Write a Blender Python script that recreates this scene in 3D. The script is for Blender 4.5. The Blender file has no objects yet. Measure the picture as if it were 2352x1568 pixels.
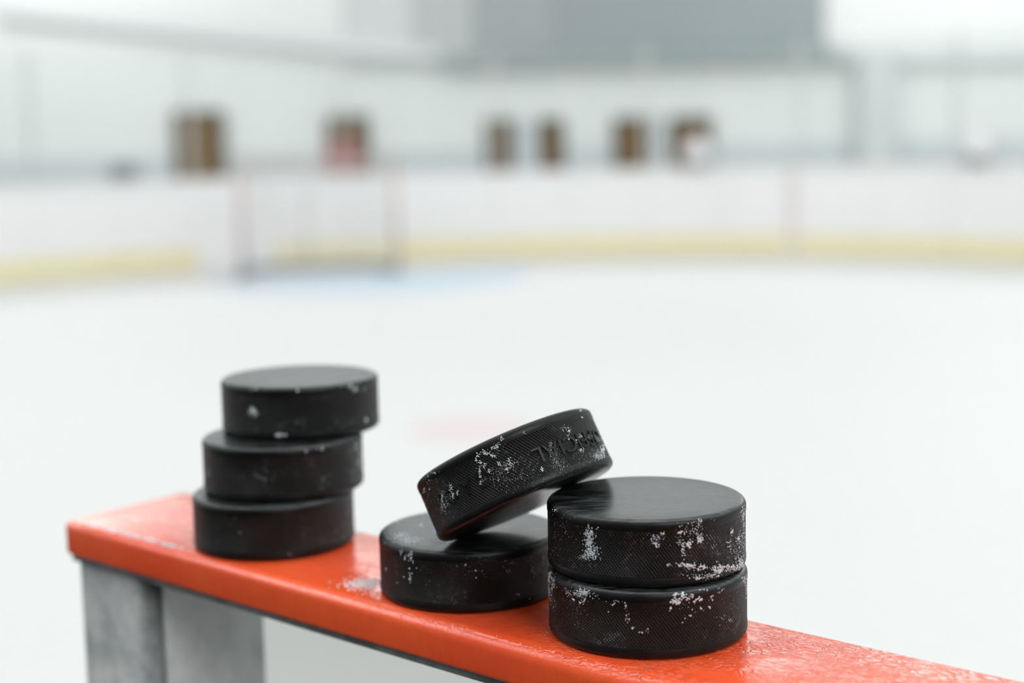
import bpy, bmesh, math, random
from mathutils import Matrix, Vector

random.seed(7)
scene = bpy.context.scene
C = scene.collection
PI = math.pi

# ---------------------------------------------------------------- camera
CAM_H = 1.38
cam_data = bpy.data.cameras.new('camera')
cam = bpy.data.objects.new('camera', cam_data)
C.objects.link(cam)
right = Vector((0.99978332, -0.00268877, -0.02064193))
up = Vector((0.02081631, 0.12913841, 0.99140807))
fwd = Vector((0.0, 0.99162293, -0.1291664))
m = Matrix.Identity(4)
for r in range(3):
    m[r][0] = right[r]
    m[r][1] = up[r]
    m[r][2] = -fwd[r]
m[2][3] = CAM_H
cam.matrix_world = m
cam_data.sensor_width = 36.0
cam_data.lens = 36.0 * 3500.0 / 2352.0
cam_data.clip_start = 0.02
cam_data.clip_end = 200
cam_data.dof.use_dof = True
cam_data.dof.focus_distance = 0.572
cam_data.dof.aperture_fstop = 4.7
scene.camera = cam

# ---------------------------------------------------------------- view, world, lights
scene.view_settings.view_transform = 'Standard'
scene.view_settings.look = 'None'
scene.view_settings.gamma = 1.0
scene.view_settings.use_curve_mapping = False
scene.view_settings.exposure = 0.27
scene.cycles.max_bounces = 4
scene.cycles.diffuse_bounces = 2
scene.cycles.glossy_bounces = 2
scene.cycles.transparent_max_bounces = 8
scene.cycles.caustics_reflective = False
scene.cycles.caustics_refractive = False
scene.cycles.use_adaptive_sampling = True
scene.cycles.adaptive_threshold = 0.06
scene.cycles.adaptive_min_samples = 16

world = bpy.data.worlds.new('world')
scene.world = world
world.use_nodes = True
world.node_tree.nodes['Background'].inputs[0].default_value = (0.9, 0.95, 1.0, 1)
world.node_tree.nodes['Background'].inputs[1].default_value = 0.02

def area(name, loc, sx, sy, power, col=(0.985, 0.995, 1.0)):
    l = bpy.data.lights.new(name, 'AREA')
    l.shape = 'RECTANGLE'
    l.size = sx
    l.size_y = sy
    l.energy = power
    l.color = col
    o = bpy.data.objects.new(name, l)
    o.location = loc
    C.objects.link(o)
    return o

# broad unseen area lights under the ceiling, brighter along both sides of the hall;
# the rows nearest the bench are tipped towards the far end of the rink
for x, w, k in ((-9.6, 8.0, 1.30), (0.0, 8.6, 0.80), (9.6, 8.0, 1.30)):
    for y, kk, tip in ((1.5, 1.45, 14), (7.5, 1.05, 24), (13.5, 0.82, 24), (19.5, 1.0, 0), (25.5, 1.0, 0)):
        if x > 0 and y > 15: kk *= 1.2
        if x < 0 and y > 15: kk *= 0.95
        if x == 0 and y == 19.5: kk *= 1.5
        if x == 0 and y == 13.5: kk *= 0.7
        lamp = area('unseen_ceiling_light', (x, y, 7.45 if tip == 0 else 6.4), w, 5.0 if tip == 0 else 4.4, 1.30 * PI * w * 5.0 * k * kk)
        lamp.rotation_euler = (math.radians(tip), 0, 0)
# unseen lamps added over the bench side to brighten post and board back
for x, y, kk in ((5.0, -7.5, 7.5), (-6.5, -6.0, 0.9)):
    area('unseen_ceiling_light', (x, y, 7.45), 6.0, 5.0, 1.30 * PI * 30.0 * kk)

# unseen strips added to brighten both outer parts of the back wall
for x, p in ((-9.0, 48), (9.6, 34)):
    lamp = area('added_wall_light', (x, 26.6, 6.6), 6.5, 0.5, p)
    lamp.rotation_euler = (math.radians(62), 0, 0)

# ---------------------------------------------------------------- helpers
def link(name, me, mat=None, parent=None):
    o = bpy.data.objects.new(name, me)
    C.objects.link(o)
    if mat is not None:
        me.materials.append(mat)
    if parent is not None:
        o.parent = parent
    return o

def mesh_from(name, verts, faces, smooth=False):
    me = bpy.data.meshes.new(name)
    me.from_pydata([tuple(v) for v in verts], [], faces)
    me.update()
    if smooth:
        for p_ in me.polygons:
            p_.use_smooth = True
    return me

def tag(o, label=None, cat=None, group=None, kind=None):
    if label: o['label'] = label
    if cat: o['category'] = cat
    if group: o['group'] = group
    if kind: o['kind'] = kind
    return o

def empty(name, loc, rz=0.0):
    o = bpy.data.objects.new(name, None)
    o.location = loc
    o.rotation_euler = (0, 0, rz)
    o.empty_display_size = 0.05
    C.objects.link(o)
    return o

def box_mesh(name, x0, x1, y0, y1, z0, z1, bev=0.0, seg=2):
    bm = bmesh.new()
    bmesh.ops.create_cube(bm, size=1.0)
    for v in bm.verts:
        v.co = Vector(((x0 + x1) / 2 + v.co.x * (x1 - x0), (y0 + y1) / 2 + v.co.y * (y1 - y0),
                       (z0 + z1) / 2 + v.co.z * (z1 - z0)))
    if bev > 0:
        bmesh.ops.bevel(bm, geom=list(bm.edges), offset=bev, segments=seg, affect='EDGES', profile=0.5)
    me = bpy.data.meshes.new(name)
    bm.to_mesh(me)
    bm.free()
    return me

def box(name, dims, mat, parent=None, bev=0.0, seg=2):
    return link(name, box_mesh(name, *dims, bev=bev, seg=seg), mat, parent)

def tube_mesh(name, pts, rad, n=12, closed=False):
    pts = [Vector(p_) for p_ in pts]
    verts, faces = [], []
    prev = None
    k = len(pts)
    for i, p_ in enumerate(pts):
        d = (pts[min(i + 1, k - 1)] - pts[max(i - 1, 0)]).normalized()
        ref = Vector((0, 0, 1)) if abs(d.z) < 0.9 else Vector((1, 0, 0))
        if prev is not None:
            a = (prev - d * prev.dot(d)).normalized()
        else:
            a = d.cross(ref).normalized()
        prev = a
        b = d.cross(a)
        for j in range(n):
            t = 2 * PI * j / n
            verts.append(p_ + (a * math.cos(t) + b * math.sin(t)) * rad)
    for i in range(k - 1):
        for j in range(n):
            faces.append((i * n + j, i * n + (j + 1) % n, (i + 1) * n + (j + 1) % n, (i + 1) * n + j))
    faces.append(tuple(range(n))[::-1])
    faces.append(tuple((k - 1) * n + j for j in range(n)))
    return mesh_from(name, verts, faces, True)

# ---- materials
class NT:
    def __init__(self, name):
        self.mat = bpy.data.materials.new(name)
        self.mat.use_nodes = True
        self.t = self.mat.node_tree
        self.t.nodes.clear()
        self.out = self.t.nodes.new('ShaderNodeOutputMaterial')
        self.b = self.n('ShaderNodeBsdfPrincipled')
        self.t.links.new(self.b.outputs[0], self.out.inputs[0])
    def n(self, ty, **kw):
        nd = self.t.nodes.new(ty)
        for k_, v_ in kw.items():
            setattr(nd, k_, v_)
        return nd
    def set(self, nd, i, v):
        if hasattr(v, 'is_output') or isinstance(v, bpy.types.NodeSocket):
            self.t.links.new(v, nd.inputs[i])
        else:
            nd.inputs[i].default_value = v
    def math(self, op, a, b=None, c=None, clamp=False):
        nd = self.n('ShaderNodeMath', operation=op, use_clamp=clamp)
        self.set(nd, 0, a)
        if b is not None: self.set(nd, 1, b)
        if c is not None: self.set(nd, 2, c)
        return nd.outputs[0]
    def noise(self, vec, scale, detail=3.0, rough=0.5, dist=0.0):
        nd = self.n('ShaderNodeTexNoise')
        if vec is not None: self.t.links.new(vec, nd.inputs['Vector'])
        nd.inputs['Scale'].default_value = scale
        nd.inputs['Detail'].default_value = detail
        nd.inputs['Roughness'].default_value = rough
        nd.inputs['Distortion'].default_value = dist
        return nd.outputs[0]
    def step(self, x, lo, hi, a=0.0, b=1.0):
        nd = self.n('ShaderNodeMapRange', interpolation_type='SMOOTHSTEP')
        self.set(nd, 0, x)
        nd.inputs[1].default_value = lo
        nd.inputs[2].default_value = hi
        nd.inputs[3].default_value = a
        nd.inputs[4].default_value = b
        return nd.outputs[0]
    def mix(self, f, a, b):
        nd = self.n('ShaderNodeMix', data_type='RGBA')
        self.set(nd, 0, f)
        for i, v in ((6, a), (7, b)):
            if isinstance(v, tuple):
                nd.inputs[i].default_value = v if len(v) == 4 else (*v, 1)
            else:
                self.t.links.new(v, nd.inputs[i])
        return nd.outputs[2]
    def mapping(self, vec, scale=(1, 1, 1), rot=(0, 0, 0), loc=(0, 0, 0)):
        nd = self.n('ShaderNodeMapping')
        if vec is not None: self.t.links.new(vec, nd.inputs[0])
        nd.inputs['Location'].default_value = loc
        nd.inputs['Rotation'].default_value = rot
        nd.inputs['Scale'].default_value = scale
        return nd.outputs[0]
    def bump(self, height, strength, distance, normal=None):
        nd = self.n('ShaderNodeBump')
        nd.inputs['Strength'].default_value = strength
        nd.inputs['Distance'].default_value = distance
        self.t.links.new(height, nd.inputs['Height'])
        if normal is not None: self.t.links.new(normal, nd.inputs['Normal'])
        return nd.outputs[0]
    def color(self, v):
        if isinstance(v, tuple): self.b.inputs['Base Color'].default_value = (*v, 1)
        else: self.t.links.new(v, self.b.inputs['Base Color'])
    def rough(self, v):
        self.set(self.b, 'Roughness', v)

def simple(name, col, rough=0.5, spec=0.5, metal=0.0, var=0.08, scale=6.0, bump=0.0):
    m_ = NT(name)
    co = m_.n('ShaderNodeTexCoord').outputs['Object']
    nz = m_.noise(co, scale, 4.0, 0.6)
    lo = tuple(max(0, q * (1 - var)) for q in col)
    hi = tuple(min(1, q * (1 + var)) for q in col)
    m_.color(m_.mix(nz, lo, hi))
    m_.rough(rough)
    m_.b.inputs['Specular IOR Level'].default_value = spec
    m_.b.inputs['Metallic'].default_value = metal
    if bump > 0:
        nb = m_.bump(nz, bump, 0.01)
        m_.t.links.new(nb, m_.b.inputs['Normal'])
    return m_.mat

MAT = {}
MAT['ice'] = simple('rink_ice', (0.617, 0.626, 0.617), 0.5, 0.2, var=0.02, scale=0.35)
MAT['wall'] = simple('painted_wall_white', (0.74, 0.76, 0.75), 0.7, 0.2, var=0.03, scale=0.4)
MAT['dado'] = simple('painted_wall_bluegrey', (0.56, 0.60, 0.615), 0.6, 0.2, var=0.05, scale=0.8)
MAT['ceiling'] = simple('ceiling_sheet', (0.78, 0.80, 0.80), 0.7, 0.2, var=0.03, scale=0.5)
MAT['dark_wall'] = simple('dark_bench_wall', (0.14, 0.145, 0.15), 0.8, 0.2, var=0.1, scale=0.5)
MAT['mat'] = simple('black_rubber_flooring', (0.025, 0.026, 0.027), 0.8, 0.2, var=0.2, scale=40)
MAT['board'] = simple('white_board_plastic', (0.88, 0.88, 0.88), 0.35, 0.35, var=0.015, scale=1.5)
MAT['kick'] = simple('yellow_kickplate_plastic', (0.85, 0.79, 0.52), 0.4, 0.3, var=0.05, scale=2)
MAT['redmark'] = simple('red_line_paint', (0.55, 0.12, 0.12), 0.5, 0.3, var=0.05)
MAT['palered'] = simple('faded_red_ice_paint', (0.62, 0.54, 0.54), 0.5, 0.25, var=0.05)
MAT['crease'] = simple('pale_blue_ice_paint', (0.44, 0.55, 0.64), 0.5, 0.25, var=0.04)
MAT['steel'] = simple('pale_anodised_aluminium', (0.70, 0.72, 0.72), 0.5, 0.4, metal=0.1, var=0.05)
MAT['door'] = simple('brown_wood_door', (0.165, 0.098, 0.040), 0.5, 0.3, var=0.15, scale=5)
MAT['doordark'] = simple('dark_door_frame', (0.05, 0.055, 0.055), 0.5, 0.3)
MAT['boardmark'] = simple('faded_line_on_board', (0.78, 0.69, 0.67), 0.4, 0.3)
MAT['goalred'] = simple('worn_red_goal_paint', (0.50, 0.40, 0.37), 0.4, 0.4)
MAT['goalpad'] = simple('grey_goal_pad', (0.33, 0.38, 0.41), 0.6, 0.3)
MAT['net'] = simple('white_net_cord', (0.75, 0.75, 0.74), 0.8, 0.2)
MAT['helmet'] = simple('white_helmet_shell', (0.80, 0.80, 0.81), 0.3, 0.5, var=0.02)
MAT['black'] = simple('grey_helmet_plastic', (0.5, 0.5, 0.51), 0.5, 0.4)
MAT['cratered'] = simple('faded_red_plastic', (0.42, 0.12, 0.11), 0.5, 0.4)
MAT['crategrey'] = simple('grey_plastic', (0.34, 0.37, 0.38), 0.5, 0.4)
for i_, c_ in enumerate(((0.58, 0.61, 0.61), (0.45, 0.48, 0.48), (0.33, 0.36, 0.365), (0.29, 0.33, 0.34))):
    MAT['clad%d' % i_] = simple('cladding_tone_%d' % i_, c_, 0.6, 0.25, var=0.04, scale=0.6)  # stepped tones put a light fade into the cladding colour
MAT['paleledge'] = simple('pale_ledge_grey', (0.66, 0.685, 0.685), 0.6, 0.2, var=0.03)
MAT['ledge'] = simple('ledge_grey', (0.36, 0.41, 0.41), 0.6, 0.2, var=0.05)

def glass_mat():
    m_ = NT('clear_acrylic')
    tr = m_.n('ShaderNodeBsdfTransparent')
    tr.inputs[0].default_value = (0.955, 0.975, 0.97, 1)
    gl = m_.n('ShaderNodeBsdfGlossy')
    gl.inputs['Roughness'].default_value = 0.08
    fr = m_.n('ShaderNodeFresnel')
    fr.inputs[0].default_value = 1.3
    mx = m_.n('ShaderNodeMixShader')
    m_.t.links.new(fr.outputs[0], mx.inputs[0])
    m_.t.links.new(tr.outputs[0], mx.inputs[1])
    m_.t.links.new(gl.outputs[0], mx.inputs[2])
    m_.t.links.new(mx.outputs[0], m_.out.inputs[0])
    return m_.mat
MAT['glass'] = glass_mat()

def translucent_board():
    m_ = NT('translucent_white_board_plastic')
    co = m_.n('ShaderNodeTexCoord').outputs['Object']
    col = m_.mix(m_.noise(co, 3.0, 3.0, 0.5), (0.84, 0.85, 0.84), (0.90, 0.90, 0.89))
    df = m_.n('ShaderNodeBsdfDiffuse')
    tl = m_.n('ShaderNodeBsdfTranslucent')
    m_.t.links.new(col, df.inputs[0]); m_.t.links.new(col, tl.inputs[0])
    mx = m_.n('ShaderNodeMixShader')
    mx.inputs[0].default_value = 0.8
    m_.t.links.new(df.outputs[0], mx.inputs[1]); m_.t.links.new(tl.outputs[0], mx.inputs[2])
    m_.t.links.new(mx.outputs[0], m_.out.inputs[0])
    return m_.mat
MAT['facing'] = translucent_board()

def rubber_mat():
    m_ = NT('vulcanised_rubber')
    uv = m_.n('ShaderNodeUVMap').outputs[0]
    sep = m_.n('ShaderNodeSeparateXYZ')
    m_.t.links.new(uv, sep.inputs[0])
    u, v = sep.outputs[0], sep.outputs[1]
    co = m_.n('ShaderNodeTexCoord').outputs['Object']
    info = m_.n('ShaderNodeObjectInfo').outputs['Random']
    shift = m_.math('MULTIPLY', info, 37.0)
    off = m_.n('ShaderNodeCombineXYZ')
    for i in range(3): m_.t.links.new(shift, off.inputs[i])
    vadd = m_.n('ShaderNodeVectorMath', operation='ADD')
    m_.t.links.new(co, vadd.inputs[0]); m_.t.links.new(off.outputs[0], vadd.inputs[1])
    pos = vadd.outputs[0]
    # diamond knurl in millimetres round the side band
    per = 2 * PI * 38.1 / 186.0
    k1 = m_.math('ADD', u, m_.math('MULTIPLY', v, 0.75))
    k2 = m_.math('SUBTRACT', u, m_.math('MULTIPLY', v, 1.15))
    s1 = m_.math('ABSOLUTE', m_.math('SINE', m_.math('MULTIPLY', k1, PI / per)))
    s2 = m_.math('ABSOLUTE', m_.math('SINE', m_.math('MULTIPLY', k2, PI / per)))
    kn = m_.math('MULTIPLY', s1, s2)
    band = m_.math('SUBTRACT', 1.0, m_.step(m_.math('ABSOLUTE', v), 8.3, 8.8))
    wear = m_.step(m_.noise(pos, 55.0, 2.0, 0.5), 0.30, 0.62, 1.0, 0.35)
    h1 = m_.math('MULTIPLY', m_.math('MULTIPLY', kn, band), wear)
    fine = m_.noise(pos, 900.0, 3.0, 0.6)
    streak = m_.noise(m_.mapping(pos, (1.0, 7.0, 1.0), (0, 0, 0.35)), 90.0, 4.0, 0.65)
    n1 = m_.bump(fine, 0.12, 0.0004)
    n2 = m_.bump(h1, 1.0, 0.0007, n1)
    m_.t.links.new(n2, m_.b.inputs['Normal'])
    # patchy frost on the raised diamonds, also painting in their bright glints
    patch = m_.step(m_.noise(pos, 70.0, 3.0, 0.6), 0.50, 0.70)
    peaks = m_.step(kn, 0.62, 0.9)
    grit = m_.step(m_.noise(pos, 520.0, 2.0, 0.5), 0.5, 0.62)
    frost_glint = m_.math('MULTIPLY', m_.math('MULTIPLY', patch, peaks), m_.math('MULTIPLY', grit, band))
    # dry scuffs everywhere; stronger on flat faces, where they also paint the sheen
    flat = m_.step(m_.math('ABSOLUTE', v), 11.5, 12.5)
    scuff_sheen = m_.math('MULTIPLY', m_.step(streak, 0.42, 0.72), m_.math('MULTIPLY_ADD', flat, 0.20, 0.010))
    base = m_.mix(scuff_sheen, (0.0038, 0.0041, 0.0036), (0.30, 0.345, 0.38))
    base = m_.mix(m_.math('MULTIPLY', frost_glint, 0.6), base, (0.62, 0.68, 0.72))
    m_.color(base)
    m_.rough(m_.math('SUBTRACT', m_.math('MULTIPLY_ADD', streak, 0.25, 0.30), m_.math('MULTIPLY', flat, 0.13)))
    m_.set(m_.b, 'Specular IOR Level', m_.math('MULTIPLY_ADD', flat, 0.37, 0.25))
    return m_.mat
MAT['rubber'] = rubber_mat()

def frost_mat():
    m_ = NT('packed_frost')
    co = m_.n('ShaderNodeTexCoord').outputs['Object']
    nz = m_.noise(co, 900.0, 2.0, 0.5)
    m_.color(m_.mix(nz, (0.58, 0.64, 0.68), (0.86, 0.88, 0.90)))
    m_.rough(0.45)
    m_.b.inputs['Specular IOR Level'].default_value = 0.3
    return m_.mat
MAT['frost'] = frost_mat()

def red_mat():
    m_ = NT('red_rail_plastic')
    co = m_.n('ShaderNodeTexCoord').outputs['Object']
    sep = m_.n('ShaderNodeSeparateXYZ')
    m_.t.links.new(co, sep.inputs[0])
    z = sep.outputs[2]
    top = m_.step(z, -0.004, -0.001)
    face = m_.math('SUBTRACT', 1.0, top)
    big = m_.noise(co, 14.0, 4.0, 0.6)
    m_.color(m_.mix(m_.step(big, 0.35, 0.7), (0.98, 0.120, 0.030), (0.92, 0.092, 0.026)))
    # crazing and scratches on the top
    dist = m_.n('ShaderNodeVectorMath', operation='ADD')
    dn = m_.n('ShaderNodeTexNoise')
    dn.inputs['Scale'].default_value = 120.0
    m_.t.links.new(co, dn.inputs['Vector'])
    dsc = m_.n('ShaderNodeVectorMath', operation='SCALE')
    m_.t.links.new(dn.outputs['Color'], dsc.inputs[0])
    dsc.inputs['Scale'].default_value = 0.006
    m_.t.links.new(co, dist.inputs[0])
    m_.t.links.new(dsc.outputs[0], dist.inputs[1])
    vor = m_.n('ShaderNodeTexVoronoi', feature='DISTANCE_TO_EDGE')
    vor.inputs['Scale'].default_value = 330.0
    m_.t.links.new(m_.mapping(dist.outputs[0], (0.55, 1.5, 1.0), (0, 0, 0.5)), vor.inputs['Vector'])
    craze = m_.step(vor.outputs[0], 0.0, 0.16)
    where = m_.step(m_.noise(co, 26.0, 3.0, 0.6), 0.40, 0.60)
    where = m_.math('MULTIPLY', where, m_.step(sep.outputs[0], -0.39, -0.32, 0.12, 1.0))
    scr = m_.noise(m_.mapping(dist.outputs[0], (6.0, 120.0, 1.0), (0, 0, 0.22)), 9.0, 3.0, 0.55)
    scr2 = m_.noise(m_.mapping(co, (150.0, 9.0, 1.0), (0, 0, -0.3)), 7.0, 3.0, 0.55)
    scl = m_.math('ADD', m_.step(scr, 0.60, 0.70), m_.step(scr2, 0.62, 0.72))
    h = m_.math('MULTIPLY', m_.math('MULTIPLY', craze, where), 1.0)
    h = m_.math('SUBTRACT', h, m_.math('MULTIPLY', scl, 0.35))
    h = m_.math('ADD', h, m_.math('MULTIPLY', m_.noise(co, 240.0, 3.0, 0.6), m_.step(sep.outputs[0], -0.39, -0.32, 0.15, 0.5)))
    h = m_.math('MULTIPLY', h, top)
    n1 = m_.bump(h, 0.8, 0.00050)
    # saw marks on the cut front face
    saw = m_.noise(m_.mapping(co, (120.0, 1.0, 22.0), (0, 0.75, 0)), 3.2, 3.0, 0.6)
    n2 = m_.bump(m_.math('MULTIPLY', saw, face), 0.5, 0.0010, n1)
    m_.t.links.new(n2, m_.b.inputs['Normal'])
    m_.rough(m_.math('ADD', m_.math('MULTIPLY_ADD', big, 0.08, 0.07), m_.math('MULTIPLY', face, 0.22)))
    m_.set(m_.b, 'Specular IOR Level', m_.math('MULTIPLY_ADD', top, 0.55, 0.25))
    m_.set(m_.b, 'Coat Weight', m_.math('MULTIPLY', top, 0.6))
    m_.b.inputs['Coat Roughness'].default_value = 0.07
    m_.t.links.new(n1, m_.b.inputs['Coat Normal'])
    return m_.mat
MAT['red'] = red_mat()

def galv_mat():
    m_ = NT('stained_galvanised_steel')
    co = m_.n('ShaderNodeTexCoord').outputs['Object']
    a = m_.noise(co, 45.0, 5.0, 0.65)
    b = m_.noise(m_.mapping(co, (1, 1, 0.25)), 30.0, 4.0, 0.6)
    c1 = m_.mix(m_.step(a, 0.3, 0.7), (0.15, 0.165, 0.165), (0.32, 0.335, 0.33))
    c2 = m_.mix(m_.step(b, 0.55, 0.75, 0.0, 0.5), c1, (0.20, 0.16, 0.10))
    m_.color(c2)
    m_.rough(m_.math('MULTIPLY_ADD', a, 0.25, 0.30))
    m_.b.inputs['Metallic'].default_value = 0.1
    return m_.mat
MAT['galv'] = galv_mat()
MAT['zinc'] = simple('dull_zinc_plate', (0.68, 0.71, 0.69), 0.5, 0.4, metal=0.0, var=0.45, scale=48)

# ================================================================ the hall
HX, HY0, HY1, HZ = 15.0, -11.0, 29.0, 7.6
tag(box('floor', (-HX, HX, HY0, HY1 + 0.3, -0.2, 0.0), MAT['ice']), 'white ice sheet of the rink covering the hall floor', 'ice', kind='structure')
tag(box('ceiling', (-HX, HX, HY0, HY1 + 0.3, HZ, HZ + 0.2), MAT['ceiling']), 'pale flat hall ceiling above the rink', 'ceiling', kind='structure')
tag(box('wall_back', (-HX, HX, HY1, HY1 + 0.3, 0.0, HZ), MAT['wall']), 'white painted hall wall behind the far boards', 'wall', kind='structure')
tag(box('wall_left', (-HX - 0.3, -HX, HY0, HY1 + 0.3, 0.0, HZ), MAT['wall']), 'white painted side wall left of the rink', 'wall', kind='structure')
tag(box('wall_right', (HX, HX + 0.3, HY0, HY1 + 0.3, 0.0, HZ), MAT['wall']), 'white painted side wall right of the rink', 'wall', kind='structure')
tag(box('wall_front', (-HX, HX, HY0 - 0.3, HY0, 0.0, HZ), MAT['dark_wall']), 'dark wall behind the players bench', 'wall', kind='structure')
YB = HY1
tag(box('baseboard_back', (-HX, HX, YB - 0.03, YB, 0.0, 1.27), MAT['dado']), 'blue-grey painted lower band of the back wall', 'wall band', kind='structure')

# blue-grey cladding, paler leftwards to paint a light fade, and the dark ledge
clad = (('trim_1', -3.0, -1.75, 0, 'palest grey added panel painting the light fade on the back wall'),
        ('trim_2', -1.74, -0.62, 1, 'light grey added panel, painted light fade step beside the palest'),
        ('trim_3', -0.61, 0.95, 2, 'mid blue-grey cladding panel, tone stepped for the painted light fade'),
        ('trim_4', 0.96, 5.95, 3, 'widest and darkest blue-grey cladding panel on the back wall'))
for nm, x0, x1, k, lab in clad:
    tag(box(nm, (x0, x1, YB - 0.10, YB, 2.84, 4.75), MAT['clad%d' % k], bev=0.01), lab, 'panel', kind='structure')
tag(box('trim_5', (-1.2, 6.3, YB - 0.26, YB - 0.101, 2.77, 2.98), MAT['ledge'], bev=0.01), 'dark ledge under the blue-grey cladding', 'ledge', kind='structure')
t6 = box('trim_6', (-4.15, 4.15, -0.08, 0.0, -0.13, 0.13), MAT['paleledge'], bev=0.01)
t6.location = (-5.35, YB - 0.101, 3.52)
t6.rotation_euler = (0, math.radians(7.0), 0)
tag(t6, 'pale sloping beam along the left part of the back wall', 'beam', kind='structure')
tag(box('trim_7', (6.55, 7.25, YB - 0.34, YB, 0.0, 2.95), MAT['clad0'], bev=0.02), 'pale grey column against the back wall', 'column', kind='structure')
tag(box('trim_8', (6.31, 13.5, YB - 0.16, YB - 0.101, 2.70, 2.92), MAT['paleledge'], bev=0.01), 'pale ledge along the right part of the back wall', 'ledge', kind='structure')

def door(n, x0, x1, top, lab):
    w = 0.05
    d = box('door_%d' % n, (x0 + w, x1 - w, YB - 0.10, YB - 0.032, 0.0, top - w), MAT['door'], bev=0.006)
    tag(d, lab, 'door', kind='structure')
    for a, b, c, e in ((x0, x0 + w, 0.0, top), (x1 - w, x1, 0.0, top), (x0 + w, x1 - w, top - w, top)):
        box('frame', (a, b, YB - 0.13, YB - 0.031, c, e), MAT['doordark'], d)
    # recessed panels and a lever handle
    for zz0, zz1 in ((0.25, 0.85), (1.0, top - 0.2)):
        box('door_panel', (x0 + w + 0.08, x1 - w - 0.08, YB - 0.112, YB - 0.10, zz0, zz1), MAT['door'], d, bev=0.004)
    hx = x1 - w - 0.05
    link('handle', tube_mesh('handle', [(hx, YB - 0.10, 1.0), (hx, YB - 0.16, 1.0), (hx - 0.10, YB - 0.16, 1.0)], 0.01, 8), MAT['steel'], d)
door(1, -6.28, -5.33, 2.09, 'widest brown wooden door, far left in the back wall')
door(2, -3.39, -2.63, 1.95, 'brown wooden door directly behind the goal')
door(3, -0.42, 0.09, 1.82, 'narrow brown door, left one of the narrow pair in mid wall')
door(4, 0.60, 1.05, 1.81, 'narrow dark brown door, right one of the narrow pair in mid wall')
door(5, 2.00, 2.68, 1.80, 'brown door left of the pale pillar, right part of the wall')
door(6, 3.06, 3.83, 1.79, 'brown door right of the pale pillar, above the white helmet')
tag(box('trim_9', (2.72, 3.02, YB - 0.18, YB - 0.031, 0.0, 1.80), MAT['clad0'], bev=0.01), 'pale pillar between two brown doors', 'pillar', kind='structure')
tag(box('trim_10', (0.12, 0.58, YB - 0.08, YB - 0.031, 0.0, 1.80), MAT['dado'], bev=0.01), 'blue-grey wall panel between the two narrow brown doors', 'panel', kind='structure')

# ================================================================ far boards on the rounded end
CX, CY, RB_ = 0.1, 11.0, 7.33
def arc_slab(name, a0, a1, r0, r1, z0, z1, mat, parent, n=6):
    v, f = [], []
    for i in range(n + 1):
        a = math.radians(a0 + (a1 - a0) * i / n)
        ca, sa = math.cos(a), math.sin(a)
        for rr, zz in ((r0, z0), (r1, z0), (r1, z1), (r0, z1)):
            v.append((CX + rr * ca, CY + rr * sa, zz))
    for i in range(n):
        b = i * 4
        for j in range(4):
            f.append((b + j, b + (j + 1) % 4, b + 4 + (j + 1) % 4, b + 4 + j))
    f.append((3, 2, 1, 0))
    f.append((n * 4, n * 4 + 1, n * 4 + 2, n * 4 + 3))
    me = mesh_from(name, v, f)
    bm = bmesh.new(); bm.from_mesh(me); bmesh.ops.recalc_face_normals(bm, faces=bm.faces); bm.to_mesh(me); bm.free()
    return link(name, me, mat, parent)

boards = empty('rink_boards', (0, 0, 0))
tag(boards, 'curved white rink boards with yellow kickplate round the far end', 'boards')
gap = 0.02
STEP = 7.0
edges = [22.0 + STEP * i for i in range(20)]     # 22 .. 155, one panel falls on 113..120
for i in range(len(edges) - 1):
    a0, a1 = edges[i] + gap, edges[i + 1] - gap
    gate = abs(edges[i] - 113.0) < 0.01
    arc_slab('board_panel', a0, a1, RB_, RB_ + 0.05, 0.012, 1.012, MAT['board'], boards)
    arc_slab('cap_rail', a0, a1, RB_ - 0.02, RB_ + 0.14, 1.013, 1.047, MAT['board'], boards)
    if not gate:
        arc_slab('kickplate', a0, a1, RB_ - 0.016, RB_ - 0.0005, 0.014, 0.27, MAT['kick'], boards)
    else:
        arc_slab('gate_kickplate', a0, a1, RB_ - 0.016, RB_ - 0.0005, 0.014, 0.27, MAT['board'], boards)
    pane = arc_slab('pane', a0 + 0.15, a1 - 0.15, RB_ + 0.055, RB_ + 0.067, 1.048, 2.45, MAT['glass'], boards)
    if i % 2 == 0:
        am = math.radians(edges[i])
        p0 = Vector((CX + (RB_ + 0.09) * math.cos(am), CY + (RB_ + 0.09) * math.sin(am), 0))
        st = box('stanchion', (-0.02, 0.02, -0.02, 0.02, 1.048, 2.47), MAT['steel'], boards)
        st.location = p0
        st.rotation_euler = (0, 0, am)
arc_slab('goal_line_mark', 64.2, 64.75, RB_ - 0.019, RB_ - 0.0165, 0.015, 1.01, MAT['boardmark'], boards, 2)

# ================================================================ markings on the ice
def flat_poly(name, pts, z0, z1, mat):
    n = len(pts)
    v = [(x, y, z0) for x, y in pts] + [(x, y, z1) for x, y in pts]
    f = [tuple(range(n))[::-1], tuple(range(n, 2 * n))]
    for i in range(n):
        f.append((i, (i + 1) % n, n + (i + 1) % n, n + i))
    return link(name, mesh_from(name, v, f), mat)

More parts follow.
